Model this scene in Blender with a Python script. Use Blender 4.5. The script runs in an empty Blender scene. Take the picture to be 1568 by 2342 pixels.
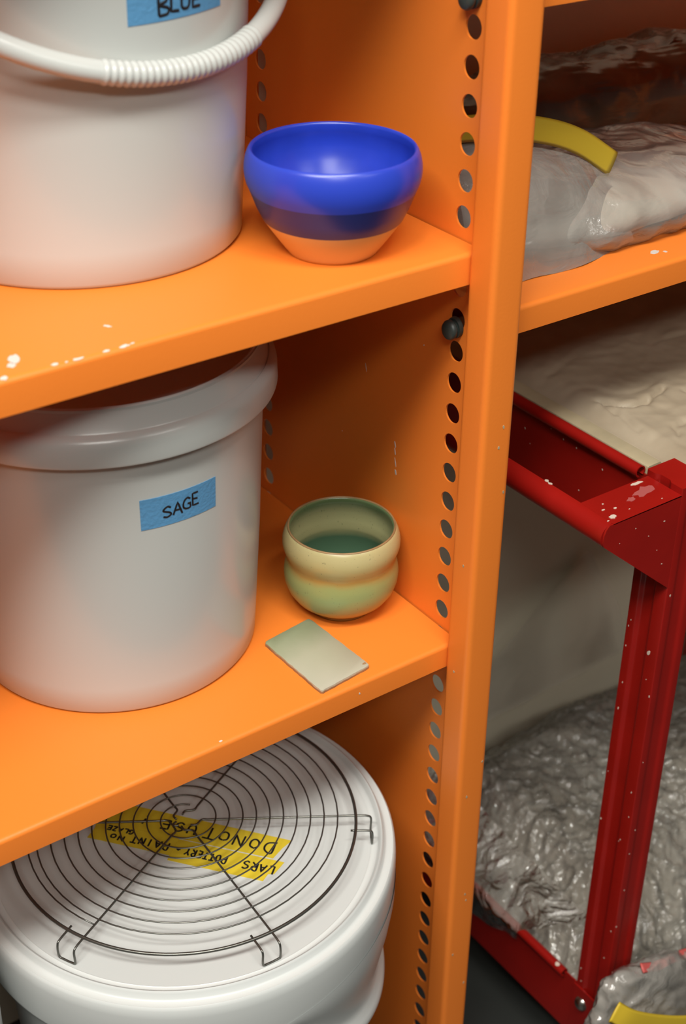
import bpy, bmesh, math, random
from mathutils import Vector, Matrix, noise

random.seed(7)
sc = bpy.context.scene
COL = sc.collection
PI = math.pi

# ------------------------------------------------------------------ camera
CAM = Vector((-0.7658, -0.8559, 0.2864))
YAW, PITCH, ROLL = 0.6216, 0.5560, 0.0110
FPX = 3329.83
fwd = Vector((math.sin(YAW) * math.cos(PITCH), math.cos(YAW) * math.cos(PITCH), -math.sin(PITCH)))
rgt = Vector((math.cos(YAW), -math.sin(YAW), 0))
upv = rgt.cross(fwd)
c_, s_ = math.cos(ROLL), math.sin(ROLL)
r2, u2 = c_ * rgt + s_ * upv, -s_ * rgt + c_ * upv
cd = bpy.data.cameras.new('camera')
cam = bpy.data.objects.new('camera', cd)
COL.objects.link(cam)
m = Matrix((r2, u2, -fwd)).transposed().to_4x4()
m.translation = CAM
cam.matrix_world = m
cd.sensor_fit = 'VERTICAL'
cd.sensor_height = 36.0
cd.lens = FPX / 2342 * 36.0
cd.clip_start = 0.02
cd.dof.use_dof = True
cd.dof.focus_distance = 1.38
cd.dof.aperture_fstop = 5.6
sc.camera = cam

# ------------------------------------------------------------------ light
w = bpy.data.worlds.new('world')
sc.world = w
w.use_nodes = True
bg = w.node_tree.nodes['Background']
bg.inputs[0].default_value = (1.0, 0.95, 0.86, 1)
bg.inputs[1].default_value = 0.06


def area(name, loc, size, sizey, power, col, target):
    l = bpy.data.lights.new(name, 'AREA')
    l.shape = 'RECTANGLE'
    l.size, l.size_y, l.energy, l.color = size, sizey, power, col
    o = bpy.data.objects.new(name, l)
    o.location = loc
    o.rotation_euler = (Vector(target) - Vector(loc)).to_track_quat('-Z', 'Y').to_euler()
    COL.objects.link(o)
    return o


area('ceiling_or_fill_light', (-1.65, -0.85, 2.0), 1.2, 0.35, 76, (1.0, 0.97, 0.90), (-1.3, -0.60, -1))
area('ceiling_or_fill_light', (-0.55, -1.10, 2.0), 1.2, 0.35, 56, (1.0, 0.97, 0.90), (-0.45, -0.90, -1))
area('ceiling_or_fill_light', (-1.55, -2.5, 2.0), 1.2, 0.35, 40, (1.0, 0.97, 0.90), (-1.2, -1.8, -1))  # added fill lamp: low-angle frontal light for bucket collar and front faces
area('ceiling_or_fill_light', (0.55, -2.7, 2.0), 1.2, 0.35, 16, (1.0, 0.97, 0.90), (0.5, -2.0, -1))  # weak fill lamp, added to lift the wall behind the cart
sc.view_settings.view_transform = 'Standard'
sc.view_settings.look = 'None'
sc.view_settings.gamma = 1
sc.view_settings.exposure = 0.0
sc.cycles.max_bounces = 8
sc.cycles.transparent_max_bounces = 16

# ------------------------------------------------------------------ materials


def mat(name, col, rough=0.5, spec=0.5, var=0.0, vscale=8.0, bump=0.0, bscale=60.0, metal=0.0, coat=0.0, col2=None, detail=4):
    M = bpy.data.materials.new(name)
    M.use_nodes = True
    nt = M.node_tree
    b = nt.nodes['Principled BSDF']
    b.inputs['Base Color'].default_value = (*col, 1)
    b.inputs['Roughness'].default_value = rough
    b.inputs['Specular IOR Level'].default_value = spec
    b.inputs['Metallic'].default_value = metal
    b.inputs['Coat Weight'].default_value = coat
    tc = nt.nodes.new('ShaderNodeTexCoord')
    if var > 0 or col2:
        n = nt.nodes.new('ShaderNodeTexNoise')
        n.inputs['Scale'].default_value = vscale
        n.inputs['Detail'].default_value = detail
        nt.links.new(tc.outputs['Object'], n.inputs['Vector'])
        r = nt.nodes.new('ShaderNodeValToRGB')
        c2 = col2 if col2 else tuple(c * (1 - var) for c in col)
        r.color_ramp.elements[0].position = 0.35
        r.color_ramp.elements[0].color = (*c2, 1)
        r.color_ramp.elements[1].position = 0.65
        r.color_ramp.elements[1].color = (*col, 1)
        nt.links.new(n.outputs['Fac'], r.inputs['Fac'])
        nt.links.new(r.outputs['Color'], b.inputs['Base Color'])
    if bump > 0:
        n2 = nt.nodes.new('ShaderNodeTexNoise')
        n2.inputs['Scale'].default_value = bscale
        n2.inputs['Detail'].default_value = 3
        nt.links.new(tc.outputs['Object'], n2.inputs['Vector'])
        bp = nt.nodes.new('ShaderNodeBump')
        bp.inputs['Strength'].default_value = bump
        bp.inputs['Distance'].default_value = 0.002
        nt.links.new(n2.outputs['Fac'], bp.inputs['Height'])
        nt.links.new(bp.outputs['Normal'], b.inputs['Normal'])
    return M


def film(name, col, amount, rough=0.18, bump=0.5, bscale=45.0, spec=0.7, gloss=0.14):
    """thin clear plastic: part see-through, part milky, with glossy creases"""
    M = bpy.data.materials.new(name)
    M.use_nodes = True
    nt = M.node_tree
    b = nt.nodes['Principled BSDF']
    out = nt.nodes['Material Output']
    b.inputs['Base Color'].default_value = (*col, 1)
    b.inputs['Roughness'].default_value = rough
    b.inputs['Specular IOR Level'].default_value = spec
    tc = nt.nodes.new('ShaderNodeTexCoord')
    n = nt.nodes.new('ShaderNodeTexNoise')
    n.inputs['Scale'].default_value = bscale
    n.inputs['Detail'].default_value = 5
    n.inputs['Distortion'].default_value = 1.2
    nt.links.new(tc.outputs['Object'], n.inputs['Vector'])
    bp = nt.nodes.new('ShaderNodeBump')
    bp.inputs['Strength'].default_value = bump
    bp.inputs['Distance'].default_value = 0.012
    vo = nt.nodes.new('ShaderNodeTexVoronoi')
    vo.inputs['Scale'].default_value = bscale * 0.8
    wv = nt.nodes.new('ShaderNodeMixRGB')
    wv.inputs[0].default_value = 0.06
    nt.links.new(tc.outputs['Object'], wv.inputs[1])
    nt.links.new(n.outputs['Color'], wv.inputs[2])
    nt.links.new(wv.outputs[0], vo.inputs['Vector'])
    ad = nt.nodes.new('ShaderNodeMath')
    ad.operation = 'ADD'
    nt.links.new(n.outputs['Fac'], ad.inputs[0])
    nt.links.new(vo.outputs['Distance'], ad.inputs[1])
    nt.links.new(ad.outputs[0], bp.inputs['Height'])
    nt.links.new(bp.outputs['Normal'], b.inputs['Normal'])
    n3 = nt.nodes.new('ShaderNodeTexNoise')
    n3.inputs['Scale'].default_value = bscale * 0.4
    n3.inputs['Detail'].default_value = 4
    nt.links.new(tc.outputs['Object'], n3.inputs['Vector'])
    mr = nt.nodes.new('ShaderNodeMapRange')
    mr.inputs['From Min'].default_value = 0.3
    mr.inputs['From Max'].default_value = 0.7
    mr.inputs['To Min'].default_value = max(0.0, amount - 0.15)
    mr.inputs['To Max'].default_value = min(1.0, amount + 0.15)
    nt.links.new(n3.outputs['Fac'], mr.inputs['Value'])
    tr = nt.nodes.new('ShaderNodeBsdfTransparent')
    mx = nt.nodes.new('ShaderNodeMixShader')
    nt.links.new(mr.outputs['Result'], mx.inputs['Fac'])
    nt.links.new(tr.outputs[0], mx.inputs[1])
    nt.links.new(b.outputs[0], mx.inputs[2])
    gl = nt.nodes.new('ShaderNodeBsdfGlossy')
    gl.inputs['Roughness'].default_value = gloss
    nt.links.new(bp.outputs['Normal'], gl.inputs['Normal'])
    fr = nt.nodes.new('ShaderNodeFresnel')
    fr.inputs['IOR'].default_value = 1.55
    nt.links.new(bp.outputs['Normal'], fr.inputs['Normal'])
    mg = nt.nodes.new('ShaderNodeMixShader')
    nt.links.new(fr.outputs[0], mg.inputs['Fac'])
    nt.links.new(mx.outputs[0], mg.inputs[1])
    nt.links.new(gl.outputs[0], mg.inputs[2])
    nt.links.new(mg.outputs[0], out.inputs['Surface'])
    return M


def banded(name, stops, rough, axis='Z', wob=0.0, wscale=20.0, spec=0.5, speck=None, coat=0.0, lo=0.0, hi=1.0, interp='CONSTANT'):
    """colour by height in object space (glaze bands); stops: (z, colour)"""
    M = bpy.data.materials.new(name)
    M.use_nodes = True
    nt = M.node_tree
    b = nt.nodes['Principled BSDF']
    b.inputs['Roughness'].default_value = rough
    b.inputs['Specular IOR Level'].default_value = spec
    b.inputs['Coat Weight'].default_value = coat
    tc = nt.nodes.new('ShaderNodeTexCoord')
    sp = nt.nodes.new('ShaderNodeSeparateXYZ')
    nt.links.new(tc.outputs['Object'], sp.inputs[0])
    n = nt.nodes.new('ShaderNodeTexNoise')
    n.inputs['Scale'].default_value = wscale
    n.inputs['Detail'].default_value = 3
    nt.links.new(tc.outputs['Object'], n.inputs['Vector'])
    ma = nt.nodes.new('ShaderNodeMath')
    ma.operation = 'MULTIPLY_ADD'
    ma.inputs[1].default_value = wob
    nt.links.new(n.outputs['Fac'], ma.inputs[0])
    nt.links.new(sp.outputs[axis], ma.inputs[2])
    mr = nt.nodes.new('ShaderNodeMapRange')
    mr.inputs['From Min'].default_value = lo
    mr.inputs['From Max'].default_value = hi
    nt.links.new(ma.outputs[0], mr.inputs['Value'])
    r = nt.nodes.new('ShaderNodeValToRGB')
    r.color_ramp.interpolation = interp
    els = r.color_ramp.elements
    for i, (z, c) in enumerate(stops):
        p = (z + wob * 0.5 - lo) / (hi - lo)
        e = els[i] if i < 2 else els.new(p)
        e.position = p
        e.color = (*c, 1)
    nt.links.new(mr.outputs['Result'], r.inputs['Fac'])
    src = r.outputs['Color']
    if speck:
        v = nt.nodes.new('ShaderNodeTexNoise')
        v.inputs['Scale'].default_value = 420
        v.inputs['Detail'].default_value = 1
        nt.links.new(tc.outputs['Object'], v.inputs['Vector'])
        rr = nt.nodes.new('ShaderNodeValToRGB')
        rr.color_ramp.elements[0].position = 0.70
        rr.color_ramp.elements[0].color = (0, 0, 0, 1)
        rr.color_ramp.elements[1].position = 0.80
        rr.color_ramp.elements[1].color = (0.75, 0.75, 0.75, 1)
        nt.links.new(v.outputs['Fac'], rr.inputs['Fac'])
        mx = nt.nodes.new('ShaderNodeMixRGB')
        mx.inputs[2].default_value = (*speck, 1)
        nt.links.new(rr.outputs['Color'], mx.inputs[0])
        nt.links.new(src, mx.inputs[1])
        src = mx.outputs[0]
    nt.links.new(src, b.inputs['Base Color'])
    return M


ORANGE = mat('orange_paint', (0.82, 0.212, 0.026), 0.42, 0.45, bump=0.05, bscale=400)
CHIP = mat('white_paint_smear', (0.60, 0.55, 0.50), 0.7)
RED = mat('red_paint', (0.29, 0.0075, 0.005), 0.30, 0.5, var=0.12, vscale=14, bump=0.08, bscale=60)
RSPECK = mat('clay_specks', (0.55, 0.46, 0.38), 0.8)
PAIL = mat('white_plastic', (0.515, 0.54, 0.52), 0.24, 0.5)
PAIL2 = mat('white_lid_plastic', (0.585, 0.61, 0.60), 0.28, 0.5)
TAPEB = mat('blue_tape', (0.10, 0.29, 0.52), 0.75, 0.2, bump=0.3, bscale=300)
TAPEY = mat('yellow_tape', (0.66, 0.50, 0.03), 0.6, 0.3)
INK = mat('marker_ink', (0.008, 0.008, 0.010), 0.5)
WIRE = mat('dark_wire', (0.15, 0.15, 0.135), 0.32, 0.5, metal=0.85)
STEEL = mat('zinc_steel', (0.55, 0.54, 0.50), 0.25, metal=1.0)
PEG = mat('grey_green_plastic', (0.03, 0.042, 0.038), 0.45)
WALL = mat('wall_paint', (0.82, 0.75, 0.58), 0.9, var=0.06, vscale=3)
FLOOR = mat('dark_floor', (0.025, 0.028, 0.025), 0.6, var=0.3, vscale=6)
CLAY = mat('wet_clay', (0.40, 0.335, 0.245), 0.5, 0.4, col2=(0.32, 0.26, 0.18), vscale=9, bump=0.5, bscale=35)
CLAYD = mat('bagged_clay', (0.36, 0.315, 0.25), 0.8, var=0.25, vscale=9)
CLAYW = mat('pale_clay', (0.52, 0.46, 0.37), 0.8, var=0.15, vscale=9)
CLAYB = mat('brown_clay', (0.15, 0.085, 0.045), 0.7, var=0.3, vscale=9)
BOARD = mat('plaster_edge', (0.42, 0.35, 0.22), 0.75, var=0.2, vscale=20)
FILM = film('clear_plastic', (0.55, 0.53, 0.47), 0.32, 0.13, 0.75, 24, 1.0, 0.12)
FILMW = film('milky_plastic', (0.56, 0.53, 0.48), 0.36, 0.18, 0.45, 14, 0.8, 0.2)
FILMB = film('brown_tinted_plastic', (0.16, 0.10, 0.06), 0.35, 0.22, 0.4, 10, 0.5, 0.32)
FILMT = film('sheer_plastic', (0.66, 0.63, 0.55), 0.22, 0.3, 0.15, 8, 0.4, 0.35)
ZIPY = mat('yellow_zip_strip', (0.60, 0.42, 0.03), 0.45)
ZIPR = mat('red_zip_strip', (0.55, 0.10, 0.09), 0.45)
TILE = banded('sage_tile_glaze', [(-0.06, (0.44, 0.42, 0.33)), (0.0, (0.38, 0.375, 0.27)), (0.045, (0.25, 0.285, 0.17))], 0.42, 'Y', 0.05, 25, lo=-0.1, hi=0.12, interp='LINEAR')
TILEB = mat('bare_clay_edge', (0.36, 0.21, 0.10), 0.7, var=0.3, vscale=60)
BOWLB = banded('blue_glaze', [(0.0, (0.66, 0.42, 0.16)), (0.0302, (0.012, 0.026, 0.17)), (0.0553, (0.023, 0.053, 0.47))], 0.30, wob=0.0006, lo=-0.01, hi=0.12)
BOWLI = mat('blue_glaze_inside', (0.020, 0.050, 0.47), 0.28, 0.5, var=0.1, vscale=40)
BOWLG = banded('sage_glaze', [(-0.002, (0.185, 0.123, 0.040)), (0.006, (0.286, 0.197, 0.053)), (0.014, (0.403, 0.295, 0.086)), (0.024, (0.336, 0.328, 0.132)), (0.042, (0.260, 0.328, 0.132)), (0.054, (0.302, 0.312, 0.112)), (0.0615, (0.386, 0.230, 0.059)), (0.070, (0.420, 0.361, 0.139)), (0.090, (0.470, 0.410, 0.198))],
               0.30, wob=0.014, wscale=22, speck=(0.12, 0.12, 0.06), lo=-0.02, hi=0.12, interp='LINEAR')
BOWLGI = banded('sage_glaze_inside', [(0.0, (0.06, 0.13, 0.08)), (0.050, (0.075, 0.14, 0.08)), (0.060, (0.32, 0.31, 0.15)), (0.082, (0.27, 0.28, 0.14)), (0.092, (0.12, 0.18, 0.08))], 0.22, wob=0.006, wscale=30, speck=(0.06, 0.07, 0.04), lo=-0.02, hi=0.12, interp='LINEAR')

# ------------------------------------------------------------------ mesh helpers


def link(name, bm, mats, parent=None, smooth=None, loc=None):
    me = bpy.data.meshes.new(name)
    bm.normal_update()
    bm.to_mesh(me)
    bm.free()
    for mm in (mats if isinstance(mats, (list, tuple)) else [mats]):
        me.materials.append(mm)
    if smooth is not None:
        for p in me.polygons:
            p.use_smooth = True
        if smooth < 180:
            me.set_sharp_from_angle(angle=math.radians(smooth))
    o = bpy.data.objects.new(name, me)
    COL.objects.link(o)
    if loc:
        o.location = loc
    if parent:
        o.parent = parent
        # all geometry is written in world coordinates unless loc is given
        if not loc:
            o.matrix_parent_inverse = parent.matrix_world.inverted() if parent.matrix_world != Matrix.Identity(4) else Matrix.Identity(4)
    return o


def thing(name, label, cat, group=None):
    o = bpy.data.objects.new(name, None)
    o.empty_display_size = 0.02
    COL.objects.link(o)
    return tag(o, label, cat, group)


def tag(o, label, cat, group=None, kind=None):
    o['label'] = label
    o['category'] = cat
    if group:
        o['group'] = group
    if kind:
        o['kind'] = kind
    return o


def struct(name, bm, m_, smooth=None):
    o = link(name, bm, m_, None, smooth)
    o['kind'] = 'structure'
    return o


def box(bm, x0, x1, y0, y1, z0, z1, bev=0.0, seg=2, mi=0):
    t = bmesh.new()
    bmesh.ops.create_cube(t, size=1.0)
    for v in t.verts:
        v.co = Vector(((x0 + x1) / 2 + v.co.x * (x1 - x0), (y0 + y1) / 2 + v.co.y * (y1 - y0), (z0 + z1) / 2 + v.co.z * (z1 - z0)))
    if bev > 0:
        bmesh.ops.bevel(t, geom=t.edges[:], offset=bev, segments=seg, profile=0.5, affect='EDGES')
    merge(bm, t, mi)


def merge(bm, t, mi=0):
    mp = {}
    for v in t.verts:
        mp[v] = bm.verts.new(v.co)
    for f in t.faces:
        try:
            nf = bm.faces.new([mp[v] for v in f.verts])
            nf.material_index = mi if mi else f.material_index
        except ValueError:
            pass
    t.free()


def prism(bm, pts, axis, a0, a1, mi=0):
    """closed polygon pts (2D) extruded along axis from a0 to a1"""
    def P(p, a):
        if axis == 'x':
            return Vector((a, p[0], p[1]))
        if axis == 'y':
            return Vector((p[0], a, p[1]))
        return Vector((p[0], p[1], a))
    A = [bm.verts.new(P(p, a0)) for p in pts]
    B = [bm.verts.new(P(p, a1)) for p in pts]
    n = len(pts)
    fs = []
    for i in range(n):
        fs.append(bm.faces.new((A[i], A[(i + 1) % n], B[(i + 1) % n], B[i])))
    fs.append(bm.faces.new(A[::-1]))
    fs.append(bm.faces.new(B))
    for f in fs:
        f.material_index = mi
    bmesh.ops.recalc_face_normals(bm, faces=fs)


def lathe(bm, prof, c, n=96, closed=False, t0=0.0, t1=2 * PI, mi=0):
    full = abs(t1 - t0 - 2 * PI) < 1e-6
    rows = []
    k = n if full else n + 1
    for (r, z) in prof:
        if r < 1e-6:
            v = bm.verts.new((c[0], c[1], z))
            rows.append([v] * k)
        else:
            rows.append([bm.verts.new((c[0] + r * math.cos(t0 + (t1 - t0) * i / n), c[1] + r * math.sin(t0 + (t1 - t0) * i / n), z)) for i in range(k)])
    fs = []
    R = len(rows)
    for a in range(R if closed else R - 1):
        A, B = rows[a], rows[(a + 1) % R]
        for i in range(k if full else k - 1):
            j = (i + 1) % k
            vs = [A[i], A[j], B[j], B[i]]
            u = []
            for v in vs:
                if v not in u:
                    u.append(v)
            if len(u) > 2:
                f = bm.faces.new(u)
                f.material_index = mi
                fs.append(f)
    bmesh.ops.recalc_face_normals(bm, faces=fs)


def rnd(pts, rad, seg=5, only=None):
    """round the corners of a 2D polyline (open or closed handled as closed) """
    out = []
    n = len(pts)
    for i in range(n):
        p = Vector(pts[i])
        if only is not None and i not in only:
            out.append(tuple(p))
            continue
        a, b = Vector(pts[i - 1]), Vector(pts[(i + 1) % n])
        d1, d2 = (a - p), (b - p)
        r_ = min(rad, d1.length * 0.45, d2.length * 0.45)
        q1, q2 = p + d1.normalized() * r_, p + d2.normalized() * r_
        for k in range(seg + 1):
            t = k / seg
            out.append(tuple((1 - t) ** 2 * q1 + 2 * t * (1 - t) * p + t * t * q2))
    return out


def sweep(bm, pts, rw, rh=None, nrm=None, n=8, closed=False, caps=True, mi=0, rad=None):
    """tube of elliptical section along pts; nrm(i) gives the flat direction's normal"""
    rh = rh or rw
    N = len(pts)
    pts = [Vector(p) for p in pts]
    rings = []
    prevn = None
    for i in range(N):
        if closed:
            t = pts[(i + 1) % N] - pts[i - 1]
        else:
            t = pts[min(i + 1, N - 1)] - pts[max(i - 1, 0)]
        t.normalize()
        if nrm is not None:
            nn = Vector(nrm(i) if callable(nrm) else nrm)
        elif prevn is None:
            nn = Vector((0, 0, 1)) if abs(t.z) < 0.9 else Vector((1, 0, 0))
        else:
            nn = prevn
        nn = (nn - t * nn.dot(t)).normalized()
        prevn = nn
        bb = t.cross(nn)
        k = rad[i] if rad else 1.0
        rings.append([bm.verts.new(pts[i] + bb * (rw * k * math.cos(2 * PI * j / n)) + nn * (rh * k * math.sin(2 * PI * j / n))) for j in range(n)])
    fs = []
    for i in range(N if closed else N - 1):
        A, B = rings[i], rings[(i + 1) % N]
        for j in range(n):
            fs.append(bm.faces.new((A[j], A[(j + 1) % n], B[(j + 1) % n], B[j])))
    if caps and not closed:
        fs.append(bm.faces.new(rings[0][::-1]))
        fs.append(bm.faces.new(rings[-1]))
    for f in fs:
        f.material_index = mi
    bmesh.ops.recalc_face_normals(bm, faces=fs)


def smoothline(pts, sub=6):
    """Catmull-Rom through pts"""
    P = [Vector(p) for p in pts]
    P = [2 * P[0] - P[1]] + P + [2 * P[-1] - P[-2]]
    out = []
    for i in range(1, len(P) - 2):
        for k in range(sub):
            t = k / sub
            out.append(0.5 * ((2 * P[i]) + (P[i + 1] - P[i - 1]) * t + (2 * P[i - 1] - 5 * P[i] + 4 * P[i + 1] - P[i + 2]) * t * t + (3 * P[i] - P[i - 1] - 3 * P[i + 1] + P[i + 2]) * t ** 3))
    out.append(P[-2])
    return out


def blob_patch(bm, centre, nrm, r, tang, aspect=1.0, mi=1, n=10, lift=0.0003, seed=0):
    """small irregular flat spot of dried clay or paint on a surface"""
    nn = Vector(nrm).normalized()
    t = Vector(tang)
    t = (t - nn * t.dot(nn)).normalized()
    b = nn.cross(t)
    rs = random.Random(seed)
    top, bot = [], []
    for i in range(n):
        a = 2 * PI * i / n
        k = r * (0.7 + 0.6 * rs.random())
        p = Vector(centre) + t * (math.cos(a) * k * aspect) + b * (math.sin(a) * k)
        top.append(bm.verts.new(p + nn * lift))
        bot.append(bm.verts.new(p - nn * lift))
    f = bm.faces.new(top)
    f.material_index = mi
    for i in range(n):
        g = bm.faces.new((bot[i], bot[(i + 1) % n], top[(i + 1) % n], top[i]))
        g.material_index = mi


# ------------------------------------------------------------------ the setting
FLOOR_Z = -1.36
bm = bmesh.new()
box(bm, -2.6, 2.6, -3.0, 0.60, FLOOR_Z - 0.05, FLOOR_Z)
struct('floor', bm, FLOOR)
bm = bmesh.new()
box(bm, -2.6, 2.6, 0.475, 0.575, FLOOR_Z, 1.3)
struct('wall_back', bm, WALL)

# ------------------------------------------------------------------ orange shelving unit
WP, DP, XP = 0.0361, 0.0337, 0.0181          # post width and depth, side panel position
PITCH_H, YHF, YHR = 0.032, 0.0637, 0.3868    # holes
POST_TOP = 0.62
unit = thing('shelving_unit', 'orange painted metal shelving unit with round holes down its side panel', 'shelves')


def post(x0, y0):
    b = bmesh.new()
    pts = rnd([(x0, y0), (x0 + WP, y0), (x0 + WP, y0 + DP), (x0, y0 + DP)], 0.0065, 6)
    prism(b, pts, 'z', FLOOR_Z, POST_TOP)
    return b


for px, py in ((0, 0), (0, 0.417), (-0.975, 0), (-0.975, 0.417), (1.0, 0), (1.0, 0.417)):
    b = post(px, py)
    if (px, py) == (0, 0):
        for k, (z, xx, side) in enumerate([(-0.49, 0.0, 0), (-0.62, 0.001, 0), (-0.34, 0.024, 1), (-0.41, 0.030, 1), (-0.74, 0.03, 1), (-0.78, 0.012, 1), (-0.93, 0.02, 1), (-0.94, 0.022, 1), (-1.02, 0.008, 1), (-1.08, 0.028, 1), (-0.36, 0.02, 1)]):
            if side:
                blob_patch(b, (xx, 0, z), (0, -1, 0), 0.0011, (0, 0, 1), 1.6, 1, 7, 0.0003, k)
            else:
                blob_patch(b, (0, 0.015 + 0.004 * (k % 3), z), (-1, 0, 0), 0.0011, (0, 0, 1), 1.4, 1, 7, 0.0003, k)
    o = link('post', b, [ORANGE, BOARD], unit, 30)


def perforated(x, th, y0, y1, z0, z1, holes_z, cols, r):
    """metal sheet in the y-z plane with columns of round holes"""
    b = bmesh.new()
    half = PITCH_H / 2
    n = 32
    for xs in (x - th / 2, x + th / 2):
        ys = [y0]
        for cy in cols:
            ys += [cy - half, cy + half]
        ys.append(y1)
        zs_low, zs_high = min(holes_z) - half, max(holes_z) + half
        for k in range(0, len(ys), 2):       # plain strips between columns
            if ys[k + 1] - ys[k] < 1e-5:
                continue
            zz = [z0, zs_low] + [zz_ + half for zz_ in sorted(holes_z)] + [z1]
            for a in range(len(zz) - 1):
                vs = [b.verts.new((xs, ys[k], zz[a])), b.verts.new((xs, ys[k + 1], zz[a])), b.verts.new((xs, ys[k + 1], zz[a + 1])), b.verts.new((xs, ys[k], zz[a + 1]))]
                b.faces.new(vs)
        for cy in cols:
            for (za, zb) in ((z0, zs_low), (zs_high, z1)):
                b.faces.new([b.verts.new((xs, cy - half, za)), b.verts.new((xs, cy + half, za)), b.verts.new((xs, cy + half, zb)), b.verts.new((xs, cy - half, zb))])
            for hz in holes_z:
                inner, outer = [], []
                for i in range(n):
                    a = 2 * PI * i / n + PI / 4
                    cx_, sx_ = math.cos(a), math.sin(a)
                    q = max(abs(cx_), abs(sx_))
                    inner.append(b.verts.new((xs, cy + r * cx_, hz + r * sx_)))
                    outer.append(b.verts.new((xs, cy + half * cx_ / q, hz + half * sx_ / q)))
                for i in range(n):
                    j = (i + 1) % n
                    b.faces.new((inner[i], outer[i], outer[j], inner[j]))
    for cy in cols:                          # hole walls
        for hz in holes_z:
            A = [b.verts.new((x - th / 2, cy + r * math.cos(2 * PI * i / n + PI / 4), hz + r * math.sin(2 * PI * i / n + PI / 4))) for i in range(n)]
            B = [b.verts.new((x + th / 2, v.co.y, v.co.z)) for v in A]
            for i in range(n):
                j = (i + 1) % n
                b.faces.new((A[i], A[j], B[j], B[i]))
    bmesh.ops.remove_doubles(b, verts=b.verts[:], dist=1e-5)
    return b


holes = [-i * PITCH_H for i in range(-17, 40)]
b = perforated(XP, 0.0018, DP + 0.0005, 0.4165, FLOOR_Z + 0.04, 0.60, holes, (YHF, YHR), 0.0100)
for k, (yy, zz, rr, asp) in enumerate([(0.149, -0.424, 0.0011, 3), (0.1488, -0.432, 0.0008, 5), (0.1478, -0.444, 0.0007, 7), (0.1468, -0.455, 0.0013, 2.5), (0.20, -0.36, 0.0006, 9), (0.24, -0.45, 0.0007, 1), (0.11, -0.30, 0.0007, 1.0), (0.07, -0.66, 0.0008, 1)]):
    blob_patch(b, (XP - 0.0009, yy, zz), (-1, 0, 0), rr, (0, 0.25, 1), asp, 1, 8, 0.0002, 40 + k)
link('side_panel', b, [ORANGE, CHIP], unit)
for px in (-0.957, 1.018):
    b = bmesh.new()
    box(b, px - 0.001, px + 0.001, DP + 0.0005, 0.4165, FLOOR_Z + 0.04, 0.60)
    link('end_panel', b, ORANGE, unit)


def shelf(x0, x1, zt, zb, chips=()):
    b = bmesh.new()
    yb = 0.4155
    y0 = DP + 0.0006
    R_, t = 0.0045, 0.0016
    outer = [(yb, zt), ] + [(y0 + R_ - R_ * math.sin(a), zt - R_ + R_ * math.cos(a)) for a in [PI / 2 * k / 6 for k in range(7)]] + [(y0, zb), (y0 + 0.015, zb)]
    inner = [(y0 + 0.015, zb + t), (y0 + t, zb + t), (y0 + t, zt - R_), (y0 + R_, zt - t), (yb, zt - t)]
    prism(b, outer + inner, 'x', x0, x1)
    for k, (cx_, cy_, cz_, nx, rr, asp, tg) in enumerate(chips):
        blob_patch(b, (cx_, cy_, cz_), nx, rr, tg, asp, 1, 12, 0.0002, 80 + k)
    return link('shelf', b, [ORANGE, CHIP], unit, 25)


Z1T, Z1B, Z2T, Z2B = -0.1803, -0.2091, -0.5972, -0.6241
ZRT, ZRB = -0.2451, -0.2714
XL0, XL1 = -0.938, XP - 0.0025
fe = DP + 0.003
chips1 = [(-0.4045, 0.0615, Z1T, (0, 0, 1), 0.0035, 2.2, (0.35, 1, 0)), (-0.410, 0.0535, Z1T, (0, 0, 1), 0.0030, 1.4, (0.5, 1, 0)),
          (-0.383, fe + 0.0008, Z1T - 0.0002, (0, -0.3, 1), 0.0012, 2.5, (1, 0, 0)), (-0.3745, fe, Z1T - 0.0003, (0, -0.4, 1), 0.0008, 1.5, (1, 0, 0)), (-0.3655, fe, Z1T - 0.0003, (0, -0.4, 1), 0.0011, 4.0, (1, 0, 0)),
          (-0.342, fe + 0.0004, Z1T - 0.0003, (0, -0.4, 1), 0.0011, 2.5, (1, 0, 0)), (-0.3275, fe + 0.0004, Z1T - 0.0003, (0, -0.4, 1), 0.0014, 3.0, (1, 0, 0)), (-0.320, fe + 0.001, Z1T - 0.0002, (0, -0.3, 1), 0.0007, 3.0, (1, 0, 0)),
          (-0.4225, fe + 0.0008, Z1T - 0.0002, (0, -0.3, 1), 0.002, 1.5, (1, 0, 0)),
          (-0.3215, 0.075, Z1T, (0, 0, 1), 0.0016, 2.2, (-0.5, 1, 0))]
shelf(XL0, XL1, Z1T, Z1B, chips1)
shelf(XL0, XL1, Z2T, Z2B, [(-0.26, fe + 0.002, Z2T, (0, 0, 1), 0.0009, 2.0, (1, 0, 0)), (-0.106, DP + 0.0005, Z2T - 0.012, (0, -1, 0), 0.0008, 1.5, (0, 0.2, 1))])
shelf(XL0, XL1, 0.236, 0.208)
shelf(XP + 0.0025, 0.999, ZRT, ZRB, [(0.26, 0.06, ZRT, (0, 0, 1), 0.003, 2.0, (1, 0.3, 0)), (0.27, 0.055, ZRT, (0, 0, 1), 0.002, 1.0, (1, 0.6, 0))])
shelf(XP + 0.0025, 0.999, 0.0430, 0.0152)


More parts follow.
